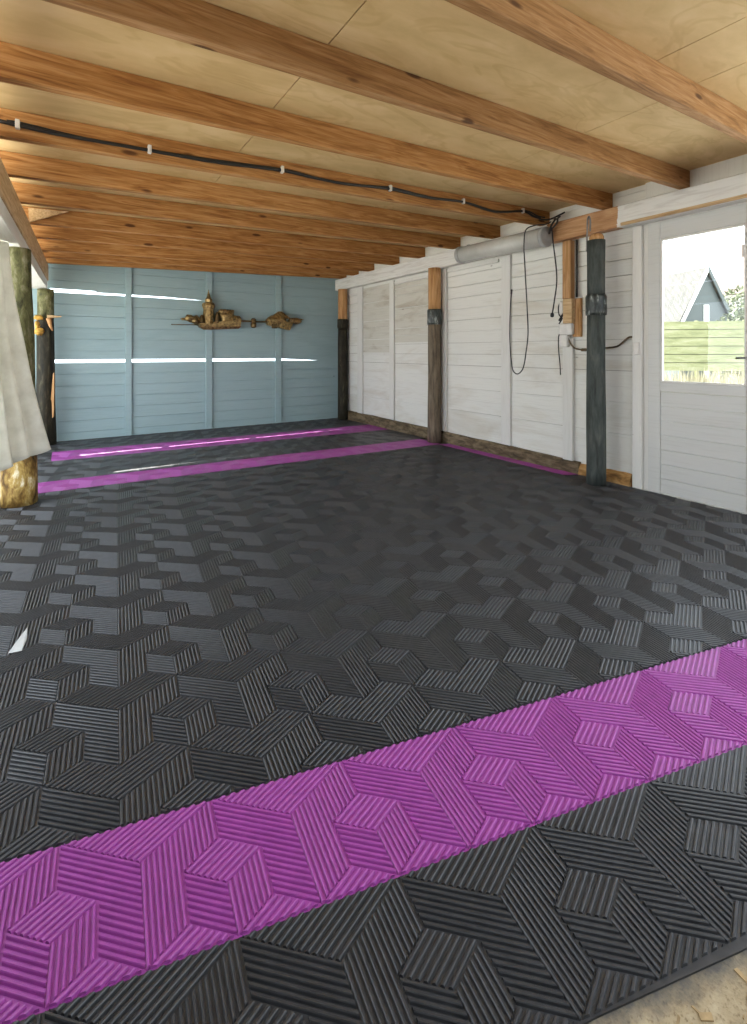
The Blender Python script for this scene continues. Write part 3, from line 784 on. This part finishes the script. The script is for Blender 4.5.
# ------------------------------------------------------------------ posts on the right
def post(label, cx, cy, r, zc0, zc1, mlow, mup, mcol, top, seed, rup=None):
    t = thing('round_post', label, 'post', (cx, cy, 0.0125))
    n = 26
    bm = NB(); lathe(bm, [(r * (1.07 - 0.08 * k / 12), 0.0125 + (zc0 - 0.0125) * k / 12) for k in range(13)], (cx, cy), n, 0.06, seed); obj('shaft', bm, mlow, t)
    bm = NB(); lathe(bm, [(r * 1.10, zc0 - 0.02), (r * 1.15, zc0 + 0.01), (r * 1.13, (zc0 + zc1) / 2), (r * 1.15, zc1 - 0.02), (r * 1.08, zc1)], (cx, cy), n, 0.07, seed + 2); obj('band', bm, mcol, t)
    rup = rup or r * .97
    bm = NB(); lathe(bm, [(rup, zc1 + (top - zc1) * k / 6) for k in range(7)], (cx, cy), n, 0.04, seed + 5); obj('head', bm, mup, t)
    return t
t = post('round dark grey-green post standing in front of the wall by the door', 4.205, 2.65, 0.081, 1.615, 1.785, M['post'], M['post'], M['bitumen'], 2.295, 1.0)
bm = NB(); lathe(bm, [(0.062, 2.296), (0.066, 2.32), (0.055, 2.345), (0.03, 2.36)], (4.205, 2.645), 18, 0.25, 3.0); obj('splintered_top', bm, M['rawwood'], t)
bm = NB(); tube(bm, [(4.155, 2.715, 2.20), (4.165, 2.715, 2.42), (4.168, 2.715, 2.50), (4.19, 2.715, 2.535), (4.212, 2.715, 2.50), (4.21, 2.715, 2.40)], 0.008, 8, smooth_steps=4)
obj('iron_hook', bm, M['steel'], t)
post('round grey-brown post halfway along the white wall, brown upper part', 4.292, 5.09, 0.088, 1.645, 1.835, M['brownpost'], M['rawwood'], M['bitumen'], 2.40, 7.0)
post('dark round post in the corner between blue and white walls', 4.32, 7.72, 0.088, 1.70, 1.85, M['darkpost'], M['rawwood'], M['darkpost'], 2.40, 12.0)

# ------------------------------------------------------------------ posts on the left
t = thing('bark_post', 'rough bark post with golden lichen under the white curtain', 'post', (-0.30, 4.88, 0.0125))
bm = NB(); lathe(bm, [(0.128 * (1.05 - 0.1 * k / 6), 0.0125 + 0.62 * k / 6) for k in range(7)], (-0.30, 4.88), 30, 0.12, 4.0); obj('shaft', bm, M['bark'], t)
bm = NB(); lathe(bm, [(0.114 - 0.0028 * k, 0.633 + (2.096 - 0.633) * k / 12) for k in range(13)], (-0.30, 4.88), 30, 0.12, 4.4); obj('upper_shaft', bm, M['mossbark'], t)
dark = t = thing('dark_post', 'dark mossy post in the left corner of the blue wall', 'post', (-0.195, 7.76, 0.0125))
bm = NB(); lathe(bm, [(0.122 - 0.0020 * k, 0.0125 + (1.70 - 0.0125) * k / 14) for k in range(15)], (-0.195, 7.76), 28, 0.12, 9.0); obj('shaft', bm, M['darkpost'], t)
bm = NB(); lathe(bm, [(0.095, 1.701 + (2.085 - 1.701) * k / 5) for k in range(6)], (-0.195, 7.76), 28, 0.05, 9.6); obj('head', bm, M['mossbark'], t)
bm = NB()
blob(bm, (-0.275, 7.625, 1.70), (0.05, 0.03, 0.035), 2, 0.5, 1); blob(bm, (-0.265, 7.62, 1.52), (0.05, 0.035, 0.05), 2, 0.6, 5); blob(bm, (-0.285, 7.63, 1.60), (0.03, 0.03, 0.05), 2, 0.5, 8)
tag(obj('bracket_fungus', bm, M['foam']), 'orange fungus lumps growing on the dark corner post', 'fungus')
t = thing('wooden_peg', 'pale wooden peg sticking out beside the orange fungus', 'peg', (-0.10, 7.6, 1.7))
bm = NB()
prism(bm, [(-0.175, 7.56, 1.695), (-0.015, 7.585, 1.712), (-0.02, 7.645, 1.712), (-0.17, 7.645, 1.695)], [(-0.175, 7.565, 1.733), (-0.02, 7.59, 1.728), (-0.03, 7.645, 1.728), (-0.16, 7.645, 1.735)])
obj('arm', bm, M['paleY'], t)
bm = NB(); tube(bm, [(-0.155, 7.60, 1.694), (-0.14, 7.60, 1.60), (-0.115, 7.60, 1.53)], [0.034, 0.02, 0.008], 8); obj('stem', bm, M['rawwood'], t)
bm = NB()
prism(bm, [(-0.118, 7.60, 0.38), (-0.102, 7.60, 0.40), (-0.10, 7.63, 0.40), (-0.115, 7.63, 0.38)], [(-0.128, 7.60, 0.62), (-0.098, 7.60, 0.62), (-0.098, 7.63, 0.62), (-0.128, 7.63, 0.62)])
prism(bm, [(-0.135, 7.602, 0.62), (-0.098, 7.60, 0.62), (-0.098, 7.63, 0.62), (-0.135, 7.63, 0.62)], [(-0.112, 7.60, 0.96), (-0.098, 7.60, 0.98), (-0.098, 7.63, 0.98), (-0.112, 7.63, 0.96)])
obj('splinter', bm, M['rawwood'], dark)

# unseen dark boarding behind the camera and at near left, added to block light; the left side stays open between its posts
bm = NB()
for k in range(15):
    z0 = 0.0 + k * 0.152
    for xa, xb in ([(-0.70, 4.60)]): box(bm, (xa, -1.62, z0), (xb, -1.60, z0 + .150))
struct('wall_near_blocker', bm, M['darkpost'])
bm = NB()
for k in range(15):
    z0 = 0.0 + k * 0.152
    box(bm, (-0.72, -1.60, z0), (-0.70, 1.6, z0 + .150))
struct('wall_left_blocker', bm, M['darkpost'])

# ------------------------------------------------------------------ curtain
bm = NB()
NU, NV = 70, 40
top0, top1 = Vector((-0.355, 4.68, 2.095)), Vector((-0.62, 3.86, 2.095))
bot0, bot1 = Vector((-0.115, 4.66, 0.465)), Vector((-0.66, 3.90, 0.36))
grid = []
for j in range(NV + 1):
    v = j / NV
    row = []
    e = v ** 1.55
    for i in range(NU + 1):
        u = i / NU
        a = top0.lerp(bot0, v); a.x = top0.x + (bot0.x - top0.x) * (0.42 * v + 0.58 * v ** 2.2)
        b = top1.lerp(bot1, v)
        p = a.lerp(b, u)
        amp = 0.014 + 0.030 * v
        ph = u * 2 * PI * 5.2 + 0.7 * math.sin(v * 2.2 + u * 3)
        n_ = Vector((0.90, -0.36, 0)).normalized()
        p += n_ * amp * math.sin(ph) + n_ * 0.012 * noise.noise(Vector((u * 6, v * 3, 2)))
        p.x += 0.02 * math.sin(ph * 0.5) * v
        if j == NV: p.z += 0.012 * math.sin(ph + .5)
        row.append(bm.verts.new(p))
    grid.append(row)
for j in range(NV):
    for i in range(NU):
        f = bm.faces.new([grid[j][i], grid[j][i + 1], grid[j + 1][i + 1], grid[j + 1][i]]); f.smooth = True
cu = obj('curtain', bm, M['curtain'])
so = cu.modifiers.new('thick', 'SOLIDIFY'); so.thickness = 0.003
tag(cu, 'white cloth curtain hanging over the bark post at the left', 'curtain')

# ------------------------------------------------------------------ brass wall ornament
t = thing('wall_ornament', 'brass ship-like ornament with tower and long rod on the blue wall', 'wall ornament', (2.4, 7.93, 1.65))
YO = 7.90
bm = NB()
prism(bm, [(1.86, YO - .05, 1.605), (2.43, YO - .05, 1.635), (2.40, YO + .045, 1.635), (1.90, YO + .045, 1.605)],
      [(1.80, YO - .07, 1.655), (2.47, YO - .07, 1.675), (2.47, YO + .055, 1.675), (1.80, YO + .055, 1.655)])
prism(bm, [(1.82, YO - .06, 1.656), (2.46, YO - .06, 1.676), (2.46, YO + .05, 1.676), (1.82, YO + .05, 1.656)],
      [(1.80, YO - .055, 1.70), (2.48, YO - .055, 1.79), (2.48, YO + .05, 1.79), (1.80, YO + .05, 1.70)])
obj('hull', bm, M['brass'], t)
bm = NB(); lathe(bm, [(0.085, 1.70), (0.075, 1.78), (0.09, 1.82), (0.080, 1.93), (0.105, 1.99), (0.095, 2.03), (0.055, 2.05), (0.06, 2.09), (0.035, 2.12), (0.012, 2.20), (0.003, 2.25)], (1.96, YO - .005), 8, 0.12, 2, flat=True); obj('tower', bm, M['brass'], t)
for dx, z0, z1 in ((-0.11, 1.70, 1.80), (0.13, 1.70, 1.86), (-0.18, 1.70, 1.75)):
    bm = NB(); lathe(bm, [(0.03, z0), (0.045, z0 + .03), (0.03, z1), (0.012, z1 + .04)], (1.96 + dx, YO - .02), 8, 0.2, dx, flat=True); obj('turret', bm, M['darkbrass'], t)
bm = NB()
blob(bm, (1.68, YO, 1.78), (0.10, 0.05, 0.055), 2, 0.7, 3); blob(bm, (1.60, YO, 1.765), (0.07, 0.03, 0.02), 2, 0.5, 6); blob(bm, (1.78, YO, 1.75), (0.08, 0.05, 0.07), 2, 0.6, 9)
obj('bow', bm, M['brass'], t)
bm = NB()
blob(bm, (2.26, YO, 1.82), (0.15, 0.06, 0.10), 2, 0.8, 13); blob(bm, (2.20, YO - .02, 1.90), (0.09, 0.05, 0.05), 2, 0.7, 15); blob(bm, (2.40, YO, 1.80), (0.09, 0.05, 0.06), 2, 0.7, 18)
obj('stern', bm, M['brass'], t)
bm = NB(); tube(bm, [(2.45, YO, 1.768), (2.80, YO, 1.764), (3.02, YO, 1.772)], 0.014, 8); obj('rod', bm, M['darkbrass'], t)
bm = NB(); tube(bm, [(1.40, YO, 1.675), (1.82, YO, 1.68)], 0.008, 6); obj('rod', bm, M['darkbrass'], t)
bm = NB(); lathe(bm, [(0.02, 1.655), (0.045, 1.67), (0.05, 1.72), (0.035, 1.76), (0.045, 1.80), (0.02, 1.82)], (2.70, YO), 10, 0.1, 1, flat=True); obj('weight', bm, M['darkbrass'], t)
bm = NB()
prism(bm, [(2.95, YO - .05, 1.71), (3.34, YO - .05, 1.63), (3.34, YO + .05, 1.63), (2.95, YO + .05, 1.71)],
      [(2.92, YO - .06, 1.80), (3.40, YO - .06, 1.77), (3.40, YO + .05, 1.77), (2.92, YO + .05, 1.80)])
blob(bm, (3.12, YO - .01, 1.80), (0.21, 0.06, 0.08), 2, 0.5, 21)
prism(bm, [(2.98, YO - .05, 1.84), (3.36, YO - .05, 1.83), (3.36, YO + .04, 1.83), (2.98, YO + .04, 1.84)],
      [(3.14, YO - .02, 1.955), (3.20, YO - .02, 1.955), (3.20, YO + .02, 1.955), (3.14, YO + .02, 1.955)])
obj('carriage', bm, M['brass'], t)
bm = NB(); blob(bm, (3.46, YO, 1.80), (0.12, 0.04, 0.055), 2, 0.5, 27); tube(bm, [(3.50, YO, 1.82), (3.62, YO, 1.835)], [0.03, 0.004], 6); obj('nose', bm, M['brass'], t)
bm = NB(); box(bm, (3.00, YO - .065, 1.655), (3.10, YO - .045, 1.735), 0.006); obj('plate', bm, M['darkbrass'], t)

# ------------------------------------------------------------------ garden seen through the door
t = thing('garden_fence', 'mossy green fence of wide horizontal boards beyond the door glass', 'fence', (15.0, 6.4, 0))
F0, F1 = Vector((14.2, 7.25, 0)), Vector((15.9, 5.55, 0))
d = (F1 - F0).normalized(); nrm = Vector((-d.y, d.x, 0))
if nrm.x > 0: nrm = -nrm
bm = NB()
for k in range(6):
    z0 = 0.72 + k * 0.235
    a, b = F0, F1
    q = [a, b, b - nrm * .025, a - nrm * .025]
    prism(bm, [(p.x, p.y, z0) for p in q], [(p.x, p.y, z0 + .218) for p in q])
obj('board_panel', bm, M['fence'], t)
bm = NB(); q = [F0 - nrm * .027, F1 - nrm * .027, F1 - nrm * .045, F0 - nrm * .045]
prism(bm, [(p.x, p.y, .74) for p in q], [(p.x, p.y, 2.11) for p in q]); obj('backing', bm, M['darkpost'], t)
for u in (0.0, 0.5, 1.0):
    p = F0.lerp(F1, u) - nrm * 0.10
    bm = NB(); box(bm, (p.x - .045, p.y - .045, -0.12), (p.x + .045, p.y + .045, 2.14), .01); obj('fence_post', bm, M['fence'], t)

# shed with a steep gable behind the fence
t = thing('garden_shed', 'steep gabled green shed with pale verge boards behind the fence', 'shed', (20, 8.5, 0))
g0 = Vector((20.0, 8.25, 0)); rd = Vector((0.40, 0.917, 0)); gd = Vector((0.917, -0.40, 0))
def sp(w, l, z): p = g0 + gd * w + rd * l; return (p.x, p.y, z)
HW, EZ, PZ, LN = 1.20, 2.25, 4.42, 4.2
bm = NB()
prism(bm, [sp(-HW + .1, 0, -0.12), sp(HW - .1, 0, -0.12), sp(HW - .1, 0, EZ), sp(0, 0, PZ - .16), sp(-HW + .1, 0, EZ)],
      [sp(-HW + .1, LN, -0.12), sp(HW - .1, LN, -0.12), sp(HW - .1, LN, EZ), sp(0, LN, PZ - .16), sp(-HW + .1, LN, EZ)])
obj('walls', bm, M['shed'], t)
for sgn in (-1, 1):
    bm = NB()
    prism(bm, [sp(sgn * (HW + .12), -.10, EZ - .25), sp(0.0, -.10, PZ - .12), sp(0.0, LN + .1, PZ - .12), sp(sgn * (HW + .12), LN + .1, EZ - .25)],
          [sp(sgn * (HW + .16), -.10, EZ - .17), sp(0.0, -.10, PZ - .02), sp(0.0, LN + .1, PZ - .02), sp(sgn * (HW + .16), LN + .1, EZ - .17)])
    obj('roof', bm, M['rooftile'], t)
    bm = NB()
    prism(bm, [sp(sgn * (HW + .17), -.14, EZ - .30), sp(sgn * (HW + .03), -.14, EZ - .30), sp(0, -.14, PZ - .20), sp(0, -.14, PZ + .03)],
          [sp(sgn * (HW + .17), -.105, EZ - .30), sp(sgn * (HW + .03), -.105, EZ - .30), sp(0, -.105, PZ - .20), sp(0, -.105, PZ + .03)])
    obj('verge_board', bm, M['housewall'] if sgn < 0 else M['shed'], t)
bm = NB()
p = [sp(-.10, -.03, 0.0), sp(.12, -.03, 0.0), sp(.12, -.002, 0.0), sp(-.10, -.002, 0.0)]
prism(bm, p, [(a, b, 3.0) for a, b, c in p]); obj('door_board', bm, M['housewall'], t)

# neighbour's house far behind
t = thing('neighbour_house', 'white house with brown tiled roof and chimney far behind the shed', 'house', (34, 9.5, 0))
bm = NB(); box(bm, (33, 2.0, -0.12), (39, 13.4, 4.6)); obj('walls', bm, M['housewall'], t)
bm = NB(); prism(bm, [(32.5, 1.6, 4.62), (39.5, 1.6, 4.62), (39.5, 13.8, 4.62), (32.5, 13.8, 4.62)], [(35.4, 2.4, 7.3), (36.6, 2.4, 7.3), (36.6, 13.0, 7.3), (35.4, 13.0, 7.3)]); obj('roof', bm, M['browntile'], t)
bm = NB(); box(bm, (35.2, 11.9, 7.0), (35.9, 12.6, 7.9), .05); obj('chimney', bm, M['browntile'], t)
for y in (9.0, 11.2):
    bm = NB(); box(bm, (32.95, y, 2.6), (32.995, y + .9, 3.7), .01); obj('window', bm, M['darkpane'], t)

# hedges: leafy blobs with many small leaves
def hedge(label, blobs, nleaf, seed, ls=0.10):
    rnd = random.Random(seed)
    bm = NB()
    for c, r in blobs:
        for k in range(nleaf):
            v = Vector((rnd.gauss(0, 1), rnd.gauss(0, 1), rnd.gauss(0, 1))).normalized()
            rr = (0.72 + 0.30 * rnd.random())
            p = Vector((c[0] + v.x * r[0] * rr, c[1] + v.y * r[1] * rr, c[2] + v.z * r[2] * rr))
            if p.z < 0: p.z = abs(p.z)
            a = Vector((rnd.gauss(0, 1), rnd.gauss(0, 1), rnd.gauss(0, 1))).normalized() * ls * rnd.uniform(.6, 1.3)
            b = a.cross(v)
            if b.length < 1e-4: continue
            b = b.normalized() * ls * .45
            q = [p - a, p + b, p + a, p - b]
            bm.faces.new([bm.verts.new(w) for w in q])
    o = obj('hedge', bm, M['leaf'])
    tag(o, label, 'hedge', 'garden hedges')
hedge('leafy green hedge at the right end of the fence beyond the door glass', [((18.6, 6.75, 1.2), (.9, .8, 1.5)), ((18.3, 6.2, 0.8), (.9, .7, 1.1))], 1500, 3)
hedge('pale bushes left of the fence beyond the door glass', [((14.9, 8.7, 0.7), (0.9, .8, 1.0)), ((15.6, 9.3, 0.8), (1.0, .9, 1.0))], 1200, 5)
hedge('tall loose green hedge behind the gabled shed', [((28.0, 14.2, 2.6), (1.6, 1.8, 3.0)), ((28.6, 12.6, 2.4), (1.6, 1.8, 3.1)), ((29.0, 10.6, 2.0), (1.6, 1.6, 2.6))], 2300, 8, 0.13)
rnd = random.Random(11)
bm = NB()
for k in range(3800):
    x = rnd.uniform(8.5, 14.0); u = x / 13.0; y = rnd.uniform(3.0, 5.6) * u + rnd.uniform(-.2, .9)
    h = rnd.uniform(.45, .85) * (0.7 + .03 * x); a = rnd.uniform(0, PI); w = .02
    lx, ly = rnd.gauss(0, .12), rnd.gauss(0, .12)
    bm.faces.new([bm.verts.new(p) for p in ((x - w * math.cos(a), y - w * math.sin(a), -0.13), (x + w * math.cos(a), y + w * math.sin(a), -0.13), (x + lx, y + ly, h))])
o = obj('tall_grass', bm, M['reed']); o['kind'] = 'stuff'
tag(o, 'tall dry grass below the fence beyond the door glass', 'grass')
# a bare tree against the sky
rnd = random.Random(4)
bm = NB()
def branch(p, d, L, r, lev):
    q = p + d * L
    tube(bm, [p, p.lerp(q, .5) + Vector((rnd.gauss(0, .03), rnd.gauss(0, .03), 0)) * L, q], [r, r * .8, r * .6], 5 if lev > 1 else 4, caps=False)
    if lev == 0: return
    for k in range(3 if lev > 2 else 4):
        e = (d + Vector((rnd.gauss(0, .5), rnd.gauss(0, .5), rnd.gauss(.12, .3)))).normalized()
        branch(p.lerp(q, rnd.uniform(.55, 1)), e, L * rnd.uniform(.55, .78), r * .55, lev - 1)
branch(Vector((40.5, 21.5, -0.12)), Vector((0, 0, 1)), 3.8, .2, 5)
tag(obj('bare_tree', bm, M['twig']), 'bare pale tree rising behind the shed roof', 'tree')

# ------------------------------------------------------------------ light
w = bpy.data.worlds.new('sky'); S.world = w; w.use_nodes = True
nt = w.node_tree
bg = nt.nodes['Background']
bg.inputs['Color'].default_value = (0.86, 0.95, 1.05, 1); bg.inputs['Strength'].default_value = 3.0
sd = bpy.data.lights.new('sun', 'SUN'); sd.energy = 21.0; sd.angle = math.radians(0.53); sd.color = (1.0, 0.965, 0.91)
so = bpy.data.objects.new('sun', sd); COL.objects.link(so)
so.rotation_euler = Vector((0.285, -1.14, -1.0)).to_track_quat('-Z', 'Y').to_euler()

# ------------------------------------------------------------------ camera
cam = bpy.data.cameras.new('camera'); co = bpy.data.objects.new('camera', cam); COL.objects.link(co)
co.location = (0, 0, 1.25)
yaw = math.atan((373.5 - 63) / 480)
co.rotation_euler = (PI / 2, 0, -yaw)
cam.sensor_fit = 'HORIZONTAL'; cam.sensor_width = 36
cam.lens = 36 * 480 / 747
cam.shift_x = 0.0; cam.shift_y = (352 - 512) / 747
cam.clip_start = 0.02; cam.clip_end = 300
S.camera = co
S.view_settings.view_transform = 'Standard'; S.view_settings.look = 'None'
S.view_settings.exposure = 0.60; S.view_settings.gamma = 1.0; S.view_settings.use_curve_mapping = False
S.cycles.max_bounces = 12; S.cycles.diffuse_bounces = 8; S.cycles.glossy_bounces = 4; S.cycles.transparent_max_bounces = 12
S.cycles.use_denoising = True
